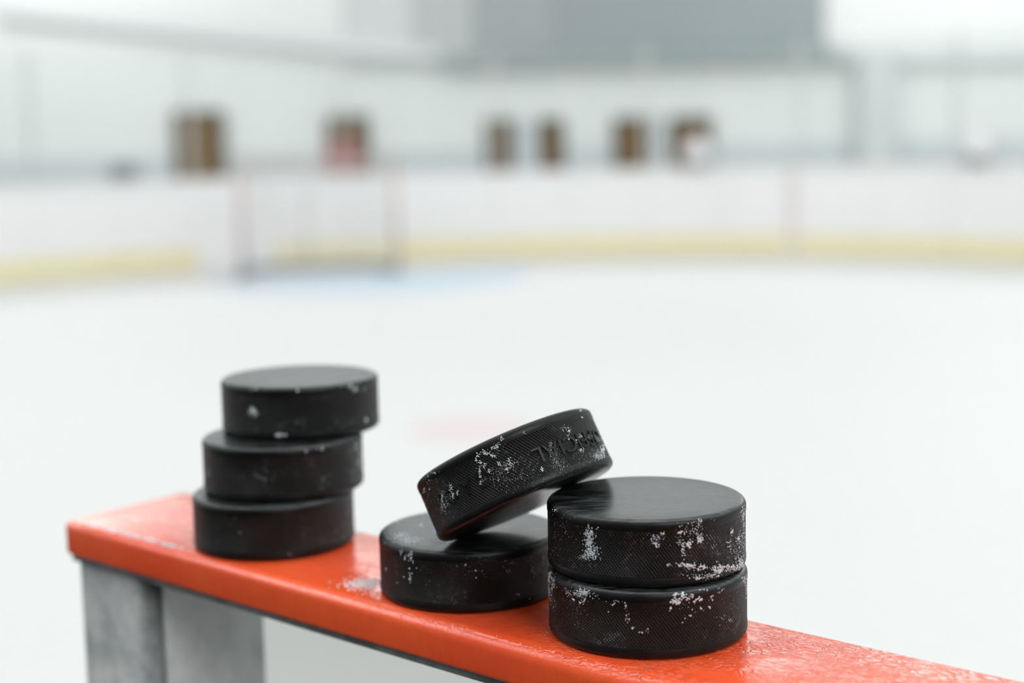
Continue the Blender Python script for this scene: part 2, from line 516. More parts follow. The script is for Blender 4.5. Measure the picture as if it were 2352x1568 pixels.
GL, GR = Vector((-2.80, 15.95)), Vector((-1.22, 16.42))
gd = (GR - GL).normalized()
gn = Vector((gd.y, -gd.x))                # towards the play, to the camera
pts = []
cc = GL.lerp(GR, 0.80)
for i in range(25):
    a = PI * i / 24
    q = cc + gd * (1.70 * math.cos(a)) + gn * (0.05 + 1.95 * math.sin(a))
    pts.append((q.x, q.y))
tag(flat_poly('goal_crease', pts, 0.0004, 0.0016, MAT['crease']), 'pale blue painted goal crease on the ice', 'ice marking')
la, lb = GL - gd * 1.1, GR + gd * 4.4
nv = gn * 0.025
tag(flat_poly('goal_line', [tuple(la - nv), tuple(lb - nv), tuple(lb + nv), tuple(la + nv)], 0.0018, 0.0026, MAT['redmark']), 'thin red goal line painted across the ice', 'ice marking')
tag(flat_poly('faceoff_spot', [(-0.21 + 0.30 * math.cos(2 * PI * i / 40), 7.32 + 0.30 * math.sin(2 * PI * i / 40)) for i in range(40)], 0.0004, 0.0016, MAT['palered']), 'faint pink round spot painted on the ice', 'ice marking')

# ================================================================ the goal
goal = empty('hockey_goal', ((GL.x + GR.x) / 2, (GL.y + GR.y) / 2, 0), math.atan2(gd.y, gd.x))
tag(goal, 'hockey goal with worn red frame and white net before the boards', 'goal')
W2, GH = (GR - GL).length / 2, 1.22
for s in (-1, 1):
    link('post', tube_mesh('post', [(s * W2, 0, 0.03), (s * W2, 0, GH)], 0.03, 14), MAT['goalred'], goal)
link('crossbar', tube_mesh('crossbar', [(-W2, 0, GH), (W2, 0, GH)], 0.03, 14), MAT['goalred'], goal)
basep = []
for i in range(21):
    t = PI * i / 20
    basep.append((W2 * (math.copysign(abs(math.cos(t)) ** 0.6, math.cos(t))), 0.95 * math.sin(t) ** 0.7, 0.06))
link('base_frame', tube_mesh('base_frame', basep, 0.045, 10), MAT['goalpad'], goal)
topp = [(x, y * 0.5, GH) for x, y, _ in basep]
link('top_frame', tube_mesh('top_frame', topp, 0.02, 8), MAT['goalred'], goal)
mid = len(basep) // 2
link('centre_bar', tube_mesh('centre_bar', [topp[mid], (0, 0.9, 0.6), basep[mid]], 0.02, 8), MAT['net'], goal)
# net: cords between the base and the top frame, plus hoops and the roof
nv_, nf_ = [], []
def cord(a, b, r=0.0022):
    a, b = Vector(a), Vector(b)
    d = (b - a).normalized()
    e = d.cross(Vector((0.31, 0.77, 0.55))).normalized()
    g = d.cross(e)
    k = len(nv_)
    for p_ in (a, b):
        for t in (0, 2.1, 4.2):
            nv_.append(p_ + (e * math.cos(t) + g * math.sin(t)) * r)
    for j in range(3):
        nf_.append((k + j, k + (j + 1) % 3, k + 3 + (j + 1) % 3, k + 3 + j))
def on(path, t):
    x = t * (len(path) - 1)
    i = min(int(x), len(path) - 2)
    return Vector(path[i]).lerp(Vector(path[i + 1]), x - i)
N = 60
for i in range(N + 1):
    cord(on(topp, i / N), on(basep, i / N))
for k in range(1, 24):
    z = k / 24
    for i in range(20):
        a = on(topp, i / 20).lerp(on(basep, i / 20), z)
        b = on(topp, (i + 1) / 20).lerp(on(basep, (i + 1) / 20), z)
        cord(a, b)
for i in range(1, 30):
    x = -W2 + 2 * W2 * i / 30
    best = min((abs(on(topp, t / 200).x - x), t / 200) for t in range(201))[1]
    cord((x, 0, GH), on(topp, best))
for k in range(1, 10):
    y = 0.48 * k / 10
    cord((-W2 * 0.96, y, GH), (W2 * 0.96, y, GH))
tag(link('net', mesh_from('net', nv_, nf_), MAT['net'], goal), kind='stuff')

# ================================================================ small things at the far boards
def helmet(name, loc, rz, lab):
    root = empty(name, loc, rz)
    root.scale = (1.55, 1.55, 1.55)
    tag(root, lab, 'helmet', 'white helmets on the far boards')
    v, f = [], []
    nu, nvv = 28, 12
    for j in range(nvv + 1):
        t = j / nvv
        ph = t * PI / 2
        for i in range(nu):
            a = 2 * PI * i / nu
            rr = math.cos(ph) ** 0.75 if j < nvv else 0.0
            ridge = 1.0 + 0.03 * math.cos(4 * a) * math.sin(2 * ph)
            v.append((0.105 * rr * math.cos(a) * ridge, 0.14 * rr * math.sin(a) * ridge, 0.07 + 0.15 * math.sin(ph)))
    for j in range(nvv):
        for i in range(nu):
            f.append((j * nu + i, j * nu + (i + 1) % nu, (j + 1) * nu + (i + 1) % nu, (j + 1) * nu + i))
    k = len(v)
    for i in range(nu):                      # ear and neck skirt
        a = 2 * PI * i / nu
        dip = 0.0 if math.sin(a) < 0.45 else 0.055
        v.append((0.107 * math.cos(a), 0.142 * math.sin(a), dip))
    for i in range(nu):
        f.append((k + i, k + (i + 1) % nu, (i + 1) % nu, i))
    link('shell', mesh_from('shell', v, f, True), MAT['helmet'], root)
    for s in (-1, 1):
        link('ear_loop', tube_mesh('ear_loop', [(s * 0.109, 0.02 + 0.025 * math.cos(t), 0.05 + 0.025 * math.sin(t)) for t in [2 * PI * q / 12 for q in range(13)]], 0.006, 6), MAT['black'], root)
        for q in (0.0, 0.05):
            vent = box('vent', (s * 0.035 - 0.008, s * 0.035 + 0.008, -0.04 + q, -0.01 + q, 0.2, 0.222), MAT['black'], root)
    box('visor_clip', (-0.03, 0.03, 0.125, 0.146, 0.075, 0.095), MAT['black'], root, bev=0.003)
    return root
def on_boards(phi, r=RB_ + 0.045):
    a = math.radians(phi)
    return (CX + r * math.cos(a), CY + r * math.sin(a))
x, y = on_boards(73.2)
helmet('hockey_helmet', (x, y, 1.0475), math.radians(73.2 + 90), 'white helmet on the far boards just below a brown door')
x, y = on_boards(47.6)
helmet('hockey_helmet', (x, y, 1.0475), math.radians(47.6 + 90), 'white helmet on the far boards at the right edge')

def crate(name, loc, rz, dims, mat, lab):
    root = empty(name, loc, rz)
    tag(root, lab, 'crate')
    dx, dy, dz = dims
    t = 0.02
    box('bottom', (-dx, dx, -dy, dy, 0, t), mat, root)
    for s in (-1, 1):
        box('side', (s * dx - t / 2, s * dx + t / 2, -dy, dy, t, dz), mat, root, bev=0.004)
        box('end', (-dx + t / 2, dx - t / 2, s * dy - t / 2, s * dy + t / 2, t, dz), mat, root, bev=0.004)
    box('rim', (-dx - 0.02, dx + 0.02, -dy - 0.02, dy + 0.02, dz, dz + 0.03), mat, root, bev=0.006)
    return root
crate('tall_crate', (-2.10, 19.6, 0.0), 0.1, (0.21, 0.2, 1.42), MAT['cratered'], 'faded red tall bin behind the boards, seen through the goal')
crate('storage_bin', (-4.50, 17.9, 0.0), 0.5, (0.14, 0.14, 1.20), MAT['crategrey'], 'grey tall bin behind the boards left of the wide brown door')

# ================================================================ the near board with its red rail
ZR = CAM_H - 0.18664
ang = math.atan2(-0.66808017, 0.7440893)
near = empty('dasher_board', (0, 0, 0), ang)        # local x runs along the rail, local y towards the ice
tag(near, 'near dasher board with red plastic rail on galvanised steel posts', 'barrier')
S0, S1, N0, N1, TH = -0.683, 1.60, 0.4115, 0.4910, 0.017
def rounded(n0, n1, z0, z1, rf, rbk, rlo, seg=6):
    pts = []
    def arc(cx, cz, r, a0, a1):
        for i in range(seg + 1):
            a = math.radians(a0 + (a1 - a0) * i / seg)
            pts.append((cx + r * math.cos(a), cz + r * math.sin(a)))
    arc(n1 - rbk, z1 - rbk, rbk, 0, 90)
    arc(n0 + rf, z1 - rf, rf, 90, 180)
    arc(n0 + rlo, z0 + rlo, rlo, 180, 270)
    arc(n1 - rlo, z0 + rlo, rlo, 270, 360)
    return pts
secs = []
re = 0.0035
for i in range(6):
    a = PI / 2 * i / 5
    ins = re * (1 - math.sin(a))
    secs.append((S0 + re * (1 - math.cos(a)), ins))
for i in range(1, 60):
    secs.append((S0 + re + (S1 - S0 - re) * i / 59, 0.0))
v, f = [], []
base_n = None
for s, ins in secs:
    fr = min(1.0, max(0.0, (s - S0) / 0.35))
    rf = 0.0028 + 0.0040 * fr
    pr = rounded(N0 + ins, N1 - ins, ZR - TH + ins * 0.5, ZR - ins * 0.6, max(rf, 0.001), 0.003, 0.0015)
    base_n = len(pr)
    for n_, z_ in pr:
        sk = -(n_ - 0.451) * 0.07 if s < S0 + 0.01 else 0.0
        v.append((s + sk, n_, z_ - ZR))
for i in range(len(secs) - 1):
    for j in range(base_n):
        a, b = i * base_n + j, i * base_n + (j + 1) % base_n
        f.append((a, b, b + base_n, a + base_n))
f.append(tuple(range(base_n))[::-1])
f.append(tuple((len(secs) - 1) * base_n + j for j in range(base_n)))
me = mesh_from('cap_rail', v, f, True)
bm = bmesh.new(); bm.from_mesh(me); bmesh.ops.recalc_face_normals(bm, faces=bm.faces); bm.to_mesh(me); bm.free()
rail = tag(link('cap_rail', me, MAT['red'], near), 'glossy scratched red plastic cap rail')
rail.location = (0, 0, ZR)
ZU = ZR - TH
fl = tag(box('steel_flange', (S0 + 0.004, S1, N0 + 0.0035, 0.4855, ZU - 0.004, ZU - 0.0002), MAT['galv'], near), 'dark steel strip under the rail')

mat_ = box('floor_bench', (-7.0, 7.0, -6.5, 0.385, 0.0005, 0.012), MAT['mat'])
mat_.rotation_euler = (0, 0, ang)
tag(mat_, 'black rubber flooring on the bench side of the near board', 'floor', kind='structure')
def post_mesh(s0, s1, n0, n1, z0, z1, r, wall=0.004):
    pts = []
    for cx, cy, a0 in ((s1 - r, n1 - r, 0), (s0 + r, n1 - r, 90), (s0 + r, n0 + r, 180), (s1 - r, n0 + r, 270)):
        for i in range(7):
            a = math.radians(a0 + 90 * i / 6)
            pts.append((cx + r * math.cos(a), cy + r * math.sin(a)))
    n = len(pts)
    vv = [(x_, y_, z0) for x_, y_ in pts] + [(x_, y_, z1) for x_, y_ in pts]
    ff = [(i, (i + 1) % n, n + (i + 1) % n, n + i) for i in range(n)]
    ff += [tuple(range(n))[::-1], tuple(range(n, 2 * n))]
    me_ = mesh_from('post', vv, ff, True)
    me_.polygons[-1].use_smooth = False
    me_.polygons[-2].use_smooth = False
    return me_
for s in (-0.680, 0.55, 1.50):
    link('post', post_mesh(s, s + 0.063, 0.416, 0.4855, 0.012, ZU - 0.0042, 0.009), MAT['galv'], near)
    box('side_plate', (s + 0.0632, s + 0.0660, 0.4245, 0.4853, 0.03, ZU - 0.0045), MAT['zinc'], near, bev=0.0008)
    pl = box('foot_plate', (s - 0.03, s + 0.093, 0.40, 0.50, 0.0, 0.0118), MAT['galv'], near, bev=0.002)
fp = box('facing_panel', (S0 + 0.006, S1, 0.4858, 0.4905, 0.02, ZU - 0.0004), MAT['facing'], near)
box('bottom_rail', (-0.616, 0.549, 0.43, 0.4855, 0.06, 0.11), MAT['galv'], near, bev=0.004)

# ================================================================ frost grains
def grains_mesh(name, items):
    """items: list of (position, normal, radius) -> one mesh of small rough lumps"""
    vv, ff = [], []
    for p_, nrm, r in items:
        nrm = nrm.normalized()
        e = nrm.cross(Vector((0.23, 0.91, 0.33)))
        if e.length < 1e-3: e = nrm.cross(Vector((1, 0, 0)))
        e.normalize()
        g = nrm.cross(e)
        k = len(vv)
        rot = random.uniform(0, PI)
        q = [(math.cos(rot + t * PI / 2), math.sin(rot + t * PI / 2)) for t in range(4)]
        for cx, cy in q:
            rr = r * random.uniform(0.65, 1.25)
            vv.append(p_ + (e * cx + g * cy) * rr + nrm * r * random.uniform(-0.15, 0.25))
        vv.append(p_ + nrm * r * random.uniform(0.55, 0.95) + (e * random.uniform(-.3, .3) + g * random.uniform(-.3, .3)) * r)
        vv.append(p_ - nrm * r * 0.5)
        for j in range(4):
            ff.append((k + j, k + (j + 1) % 4, k + 4))
            ff.append((k + (j + 1) % 4, k + j, k + 5))
    return mesh_from(name, vv, ff)

# per puck: angle (deg) and height (mm) round the side [or x, y on the top for '^'],
# two spread vectors in mm, number of grains, grain size in mm
FROST = {
    "RT": [(231.63,7.01,1.37,0.2,-0.03,-1.47,70,0.45),(232.11,3.3,1.55,0.23,-0.04,-2.29,180,0.5),(233.17,-0.68,2.3,0.34,-0.03,-1.64,200,0.5),(227.75,-2.4,1.45,0.25,-0.01,-0.66,30,0.4),(201.19,0.06,5.09,1.22,-0.3,-6.8,110,0.26),(213.96,6.94,4.95,0.99,-0.13,-4.66,26,0.3),(201.32,11.65,1.68,0.37,-0.02,-0.51,14,0.7),(206.48,12.88,1.03,0.22,-0.01,-0.33,5,0.5),(269.83,5.75,1.41,-0.03,-0.01,-1.29,36,0.45),(270.75,3.97,0.63,-0.02,-0.01,-0.8,18,0.55),(274.11,7.75,0.79,-0.03,-0.01,-0.64,10,0.65),(290.78,7.71,3.88,-0.43,-0.01,-1.94,60,0.45),(294.87,10.45,1.84,-0.23,-0.01,-1.61,26,0.4),(283.59,8.01,0.5,-0.04,-0,-0.48,6,0.9),(285.6,7.74,0.51,-0.05,-0,-0.48,4,0.7),(288.39,4.49,0.86,-0.09,-0,-0.65,10,0.8),(288.38,3.04,0.69,-0.07,-0,-0.65,14,0.9),(295.38,4.26,1.11,-0.15,-0,-0.81,20,0.9),(295.39,6.37,0.74,-0.1,-0.01,-0.97,10,0.5),(285.29,1.63,0.5,-0.05,-0.01,-2.1,34,0.55),(284.82,4.72,1.68,-0.15,-0.01,-0.97,26,0.4),(286.76,-4.29,2.56,-0.26,-0,-0.49,60,0.7),(290.14,-5.19,1.41,-0.17,-0,-0.65,24,0.6),(295.85,-5.85,0.94,-0.13,-0,-0.65,18,0.8),(298.43,-6.26,0.58,-0.09,-0,-0.65,10,0.8),(308.48,-8.41,2.06,-0.4,-0.01,-1.31,80,0.7),(320.24,-8.94,4.88,-1.13,-0,-0.83,110,0.65),(332.82,-9.33,2.53,-0.66,-0.01,-1.84,110,0.55),(298.98,-9.59,4.68,-0.75,-0,-0.82,70,0.5),(294.15,-9.76,1.28,-0.18,-0,-0.49,24,0.6),(312.05,-8.89,7.39,-1.53,-0.01,-1.32,60,0.4),(336.28,8.17,1.87,-0.44,-0.01,-2.34,70,0.5),(338.24,0.32,2.8,-0.72,-0.02,-4.7,110,0.36),(329.39,0.09,1.71,-0.41,-0.01,-2,46,0.55),(320.78,4.37,0.93,-0.2,-0,-0.82,14,0.7),(318.51,0.08,0.87,-0.19,-0.01,-1.65,18,0.6),(325.24,-4.57,5.05,-1.2,-0.01,-2.99,80,0.33),(277.1,-3.62,0.96,-0.05,-0,-0.48,12,0.5),(293.43,2.97,12.7,-1.6,-0.04,-7.28,70,0.25),(296.28,11.46,0.56,-0.07,-0,-0.48,6,0.8)],
    "RB": [(188.08,10.32,2.1,0.87,-0.17,-1.58,130,0.45),(195.45,8.98,2.27,0.63,-0.13,-2.24,110,0.42),(185.38,5.01,1.4,0.87,-0.42,-2.87,90,0.38),(190.89,2.33,2.1,0.7,-0.22,-2.8,70,0.33),(197.07,-0.37,1.56,0.45,-0.15,-2.76,34,0.3),(225.25,9.81,2.59,0.51,-0.03,-1.32,150,0.45),(228.41,10.54,1.43,0.26,-0.02,-0.99,60,0.5),(215.26,8.7,1.86,0.43,-0.03,-1,46,0.35),(226.43,6.67,1.69,0.33,-0.01,-0.66,16,0.6),(219.34,6.5,0.48,0.11,-0.01,-0.33,5,0.7),(233.7,9.67,1.9,0.31,-0.01,-0.66,14,0.45),(246.4,8.36,2.34,0.24,-0.01,-0.98,14,0.5),(252.78,7.76,0.48,0.03,-0.01,-0.97,14,0.45),(253.7,4.56,0.32,0.02,-0.03,-2.6,20,0.32),(254.14,2.63,0.64,0.04,-0.01,-0.49,5,0.5),(256.96,-0.67,0.48,0.03,-0.01,-0.49,9,0.6),(261.2,-2.01,1.26,0.04,-0,-0.32,4,0.5),(243.02,4.53,0.17,0.02,-0,-0.16,2,0.9),(220.32,3.67,5.93,1.33,-0.08,-3.33,24,0.3),(223.64,0.02,6.67,1.44,-0.09,-4.16,20,0.25),(279.87,11.61,0.65,-0.05,-0.01,-0.97,18,0.9),(280.58,9.15,1.14,-0.09,-0.01,-0.81,30,0.95),(284.06,11.05,0.83,-0.08,-0.01,-0.81,18,1),(287.34,10.02,1.02,-0.11,-0,-0.65,10,0.7),(289.94,10.3,0.87,-0.11,-0,-0.65,9,0.75),(291.78,8.52,0.53,-0.07,-0,-0.49,5,0.8),(294.78,8.73,0.92,-0.14,-0,-0.65,10,0.8),(302.65,8.68,0.62,-0.11,-0,-0.82,6,0.7),(277.4,6.71,0.48,-0.03,-0.01,-0.81,10,0.6),(295.31,5.26,0.37,-0.06,-0,-0.33,3,0.7),(301.4,5.24,0.4,-0.07,-0,-0.33,3,0.8),(288.31,3.3,0.34,-0.04,-0,-0.16,4,0.8),(285.74,2.35,0.17,-0.02,-0,-0.16,2,0.7),(283.96,1.18,0.17,-0.02,-0,-0.16,2,0.7),(289.91,6.74,5.24,-0.66,-0.01,-1.95,20,0.45),(296.77,12.43,0.75,-0.12,-0,-0.49,8,0.9),(299.96,12.08,0.39,-0.07,-0,-0.33,4,0.8),(308.86,11.14,1.15,-0.23,-0.01,-1.31,20,0.45),(336.07,10.35,2.46,-0.68,-0,-1.34,70,0.42),(341.74,5.92,1.4,-0.57,-0.01,-3.04,60,0.35),(310.91,0.18,2.4,-0.54,-0,-0.82,16,0.3),(317.1,-2.12,1.39,-0.35,-0,-0.5,14,0.4),(308.08,-2.53,0.23,-0.05,-0,-0.16,2,0.6),(264.75,-1.32,0.31,0,-0,-0.32,3,0.6),(323.56,2.59,5.09,-1.34,-0.02,-4.98,40,0.22)],
    "M": [(224.99,10.9,1.08,0.19,-0.03,-0.55,10,0.45),(224.93,9.98,0.27,0.05,-0.03,-0.73,6,0.5),(228.34,8.57,0.76,0.13,-0.03,-0.73,16,0.5),(233.18,11.06,0.69,0.1,-0.03,-0.72,14,0.55),(233.4,8.92,0.69,0.1,-0.04,-1.09,18,0.55),(230.63,9.72,0.97,0.15,-0.01,-0.36,10,0.45),(232.1,4.46,0.24,0.04,-0.01,-0.18,5,0.6),(232.34,2.68,0.7,0.11,-0.01,-0.36,8,0.5),(232.23,0.67,0.47,0.08,-0.06,-1.46,16,0.5),(227.07,0.63,0.52,0.09,-0.01,-0.18,4,0.5),(237.55,5.53,0.22,0.03,-0.01,-0.36,3,0.5),(220.62,-2.58,0.6,0.13,-0.02,-0.37,3,0.4),(201.21,13.59,1.29,0.31,-0.13,-1.14,12,0.5),(204.36,11.5,1.08,0.25,-0.03,-0.38,3,0.5),(206.73,1,0.97,0.24,-0.03,-0.38,4,0.6),(269.08,7.68,0.17,-0,-0,-0.18,4,0.6),(275.25,5.41,0.17,-0.01,-0,-0.18,4,0.55),(275.41,2.37,0.17,-0.01,-0,-0.18,3,0.5),(274.51,6.51,5.55,-0.24,-0.08,-3.21,30,0.25),(312.94,2.06,0.73,-0.15,-0.03,-1.26,26,0.4),(314.73,-0.02,0.75,-0.17,-0.02,-0.72,10,0.4),(316.08,4.7,2.06,-0.45,-0.09,-3.25,70,0.26),(322.8,4.59,0.9,-0.21,-0.04,-1.45,24,0.5),(302.48,-6.54,0.83,-0.15,-0.01,-0.36,5,0.4),(310.35,-9.21,0.47,-0.1,-0,-0.18,3,0.5),(247.43,1.42,7.74,0.71,-0.16,-5.4,20,0.2)],
    "M^": [(-21.53,-16.43,4.68,-0.38,0.25,-4.18,300,0.5),(-26.55,-8.29,3.65,-0.3,0.29,-4.29,160,0.45),(-20.53,7.25,0.75,-0.06,0.17,-3,26,0.6),(-14.88,-23.82,2.49,-0.2,0.1,-2.04,120,0.5),(-14.43,-14.91,1.08,-0.09,0.17,-3.5,60,0.55),(-14.21,-4.29,0.55,-0.05,0.31,-6.52,60,0.55),(-31.69,14.98,0.76,-0.06,0.17,-2.3,6,0.5),(-20.42,-19.96,7.16,-0.57,0.2,-3.45,160,0.35),(-10.61,-20.06,1.43,-0.11,0.12,-2.76,60,0.45)],
    "LT": [(243.1,0.95,1.75,0.11,-0.06,-1.24,60,0.8),(242.05,1.94,0.76,0.05,-0.03,-0.62,16,0.8),(261.66,-9.53,1.47,0.01,-0.03,-0.62,34,0.7),(266.34,-9.32,0.61,-0.01,-0.02,-0.41,10,0.6),(320.14,9.53,1.71,-0.24,-0.05,-1.03,30,0.65),(316.5,11.31,1.34,-0.17,-0.03,-0.62,14,0.6),(330.92,-6.87,1.09,-0.19,-0.04,-0.63,12,0.8),(276.05,11.23,0.4,-0.02,-0.02,-0.41,6,0.7),(359.78,9.93,1.4,-0.76,-0.52,-1.42,14,0.6),(310.37,11.82,6.36,-0.76,-0.03,-0.62,24,0.5),(244.7,12.12,1.46,0.07,-0.03,-0.62,8,0.5),(331.14,8.26,1.46,-0.22,-0.05,-0.83,8,0.5)],
    "LM": [(347.31,0.43,1.93,-0.41,-0.44,-4.12,70,0.5),(342.25,7.63,2.03,-0.4,-0.12,-1.44,22,0.6),(303.22,12.24,3.95,-0.51,-0.02,-0.61,30,0.45),(294.82,11.07,0.62,-0.06,-0.02,-0.61,6,0.6),(307.2,10.87,0.69,-0.1,-0.02,-0.41,6,0.6),(336.87,-2.73,2.5,-0.52,-0.23,-3.3,20,0.4),(227.67,14.32,3.97,0.47,-0.06,-0.82,14,0.5),(331.01,8.45,7,-1.31,-0.1,-1.64,16,0.4),(212.89,-0.06,1.64,0.28,-0.36,-2.96,14,0.4)],
    "LB": [(255.21,1.31,0.64,0.03,-0.03,-0.61,5,0.55),(288.48,-9.7,0.6,-0.06,-0.02,-0.61,4,0.4),(343.62,0.28,3.15,-0.78,-0.37,-4.11,14,0.3)],
    "TP": [(223.85,0.08,0.52,-0.18,-1.56,-2.02,60,0.4),(222.39,-2.88,1.36,-0.46,-0.92,-1.15,60,0.38),(234.53,1.98,0.63,-0.25,-0.8,-1.32,60,0.4),(234.4,-0.72,0.42,-0.17,-0.45,-0.73,24,0.38),(228.03,-1.28,1.42,-0.52,-1.61,-2.33,60,0.28),(238.05,-0.43,0.39,-0.16,-0.34,-0.59,16,0.45),(206.91,7.41,0.99,-0.25,-1.04,-0.67,14,0.6),(216.43,6.51,0.33,-0.1,-0.42,-0.42,6,0.5),(199.36,2.74,8.4,-1.98,-6.35,-2.13,26,0.35),(218.89,9.13,2.42,-0.81,-0.64,-0.71,14,0.35),(220.02,11.28,1.17,-0.4,-0.37,-0.43,12,0.4),(227.39,10.61,1.45,-0.55,-0.21,-0.29,16,0.4),(259.97,8.53,0.47,-0.22,-0.27,-0.6,16,0.5),(263.26,8.8,0.77,-0.35,-0.2,-0.45,18,0.5),(265.38,7.79,0.77,-0.35,-0.2,-0.45,24,0.5),(267.54,6.05,0.76,-0.35,-0.2,-0.45,28,0.45),(271.9,8.54,0.76,-0.34,-0.4,-0.91,30,0.45),(276.16,10.91,0.6,-0.27,-0.26,-0.61,18,0.4),(269,8.69,0.3,-0.14,-0.2,-0.45,8,0.5),(259.31,5.48,0.63,-0.29,-0.48,-1.05,20,0.45),(257.01,2.56,0.32,-0.15,-0.55,-1.19,34,0.45),(261.06,3.86,0.47,-0.21,-0.34,-0.75,16,0.45),(262.08,1.21,0.31,-0.14,-0.34,-0.75,18,0.42),(254.85,-0.94,0.49,-0.22,-0.35,-0.74,20,0.38),(257.99,7.33,0.32,-0.15,-0.21,-0.45,10,0.5),(269.54,2.02,0.61,-0.27,-0.33,-0.75,16,0.45),(272.21,-0.93,0.45,-0.2,-0.26,-0.6,14,0.45),(275.18,0.71,1.2,-0.53,-0.46,-1.06,50,0.4),(271.87,0.61,2.11,-0.94,-0.66,-1.51,50,0.3),(264.32,-2.53,4.92,-2.23,-1.33,-2.99,90,0.27),(284.51,-4.83,7.64,-3.17,-1.88,-4.26,110,0.22),(344.16,-6.35,2.09,-0.07,-2.12,-1.62,120,0.5),(332.73,-8.33,2.22,-0.29,-0.85,-1,80,0.4),(336.06,-7.1,3.22,-0.33,-1.61,-1.7,80,0.33),(347.96,0.03,4.03,0.02,-3.93,-2.48,70,0.33),(349.46,-1.48,2.1,0.03,-2.04,-1.17,40,0.45),(335.51,0.41,1.4,-0.13,-0.95,-1.03,26,0.45),(316.94,5.04,1.29,-0.3,-0.67,-1.14,24,0.45),(317.66,4.19,0.43,-0.1,-0.19,-0.32,8,0.7),(315.07,1.66,0.41,-0.1,-0.55,-0.97,22,0.6),(313.17,6.02,0.8,-0.21,-0.27,-0.48,10,0.35),(300.06,-0.66,0.51,-0.18,-1.05,-2.18,70,0.28),(300.92,-3.58,1.37,-0.47,-1.06,-2.18,90,0.25),(301.64,-6.28,1.72,-0.58,-1.07,-2.17,80,0.22),(320.62,-4.17,1.15,-0.25,-0.41,-0.65,34,0.45),(337.48,11.01,0.76,-0.05,-0.34,-0.36,7,0.6),(335.2,8.11,0.7,-0.06,-0.16,-0.17,4,0.7),(324.55,1.04,1.01,-0.18,-0.45,-0.66,14,0.5),(320.76,-0.32,0.92,-0.19,-0.62,-0.98,16,0.4),(290.63,-5.94,0.31,-0.12,-0.14,-0.31,10,0.55),(290.79,-6.52,0.31,-0.12,-0.14,-0.31,5,0.5),(301.36,-9.11,4.28,-1.47,-1.21,-2.48,80,0.2),(321.46,-7.41,6.09,-1.3,-1.67,-2.58,70,0.22),(254.55,16.73,3.27,-1.51,-0.35,-0.75,16,0.25),(290.42,8.96,0.63,-0.24,-0.14,-0.31,6,0.35),(277.96,-6.57,6.02,-2.61,-1.31,-3.02,70,0.2)],
}

# ================================================================ pucks
PR, PT, RD = 38.1, 25.4, 2.3
def puck_mesh(name, scale=1.0):
    prof = [(0.0, -PT / 2), (20.0, -PT / 2)]
    for i in range(7):
        a = math.radians(-90 + 90 * i / 6)
        prof.append((PR - RD + RD * math.cos(a), -PT / 2 + RD + RD * math.sin(a)))
    prof += [(PR, -8.7), (PR - 0.16, -8.45), (PR - 0.16, 0.0), (PR - 0.16, 8.45), (PR, 8.7)]
    for i in range(7):
        a = math.radians(90 * i / 6)
        prof.append((PR - RD + RD * math.cos(a), PT / 2 - RD + RD * math.sin(a)))
    prof += [(20.0, PT / 2), (0.0, PT / 2)]
    NU = 144
    vv, ff, uvs = [], [], []
    idx = []
    for r, z in prof:
        if r == 0.0:
            idx.append([len(vv)] * NU)
            vv.append((0, 0, z * 0.001))
        else:
            row = []
            for i in range(NU):
                a = 2 * PI * i / NU
                row.append(len(vv))
                vv.append((r * 0.001 * math.cos(a), r * 0.001 * math.sin(a), z * 0.001))
            idx.append(row)
    for j in range(len(prof) - 1):
        for i in range(NU):
            k = (i + 1) % NU
            u0, u1 = 2 * PI * PR * i / NU, 2 * PI * PR * (i + 1) / NU
            a, b, c, d = idx[j][i], idx[j][k], idx[j + 1][k], idx[j + 1][i]
            z0, z1 = prof[j][1], prof[j + 1][1]
            if prof[j][0] == 0.0:
                ff.append((a, c, d)); uvs += [(u0, z0), (u1, z1), (u0, z1)]
            elif prof[j + 1][0] == 0.0:
                ff.append((a, b, c)); uvs += [(u0, z0), (u1, z0), (u0, z1)]
            else:
                ff.append((a, b, c, d)); uvs += [(u0, z0), (u1, z0), (u1, z1), (u0, z1)]
    me_ = mesh_from(name, vv, ff, True)
    uvl = me_.uv_layers.new(name='UVMap')
    for i, q in enumerate(uvs):
        uvl.data[i].uv = q
    if hasattr(me_, 'set_sharp_from_angle'):
        me_.set_sharp_from_angle(angle=math.radians(50))
    me_.materials.append(MAT['rubber'])
    return me_
PUCK = puck_mesh('hockey_puck')

def frost_items(rows, top=False):
    items = []
    for a, b, ux, uz, wx, wz, n, g in rows:
        for _ in range(int(n * 1.9) if top else n):
            k1, k2 = random.gauss(0, 0.75), random.gauss(0, 0.75)
            r = g * 0.0005 * random.uniform(0.45, 1.25)
            if top:
                x_, y_ = a + ux * k1 + wx * k2, b + uz * k1 + wz * k2
                if math.hypot(x_, y_) > PR - 1.2: continue
                items.append((Vector((x_ * .001, y_ * .001, PT / 2 * .001)), Vector((0, 0, 1)), r * 0.9))
            else:
                th = math.radians(a) + (ux * k1 + wx * k2) / PR
                z_ = b + uz * k1 + wz * k2
                if abs(z_) > PT / 2 - 0.6: continue
                rad = PR
                over = abs(z_) - (PT / 2 - RD)
                if over > 0: rad = PR - RD + math.sqrt(max(0.0, RD * RD - over * over))
                items.append((Vector((rad * math.cos(th), rad * math.sin(th), z_)) * 0.001, Vector((math.cos(th), math.sin(th), 0)), r))
    return items

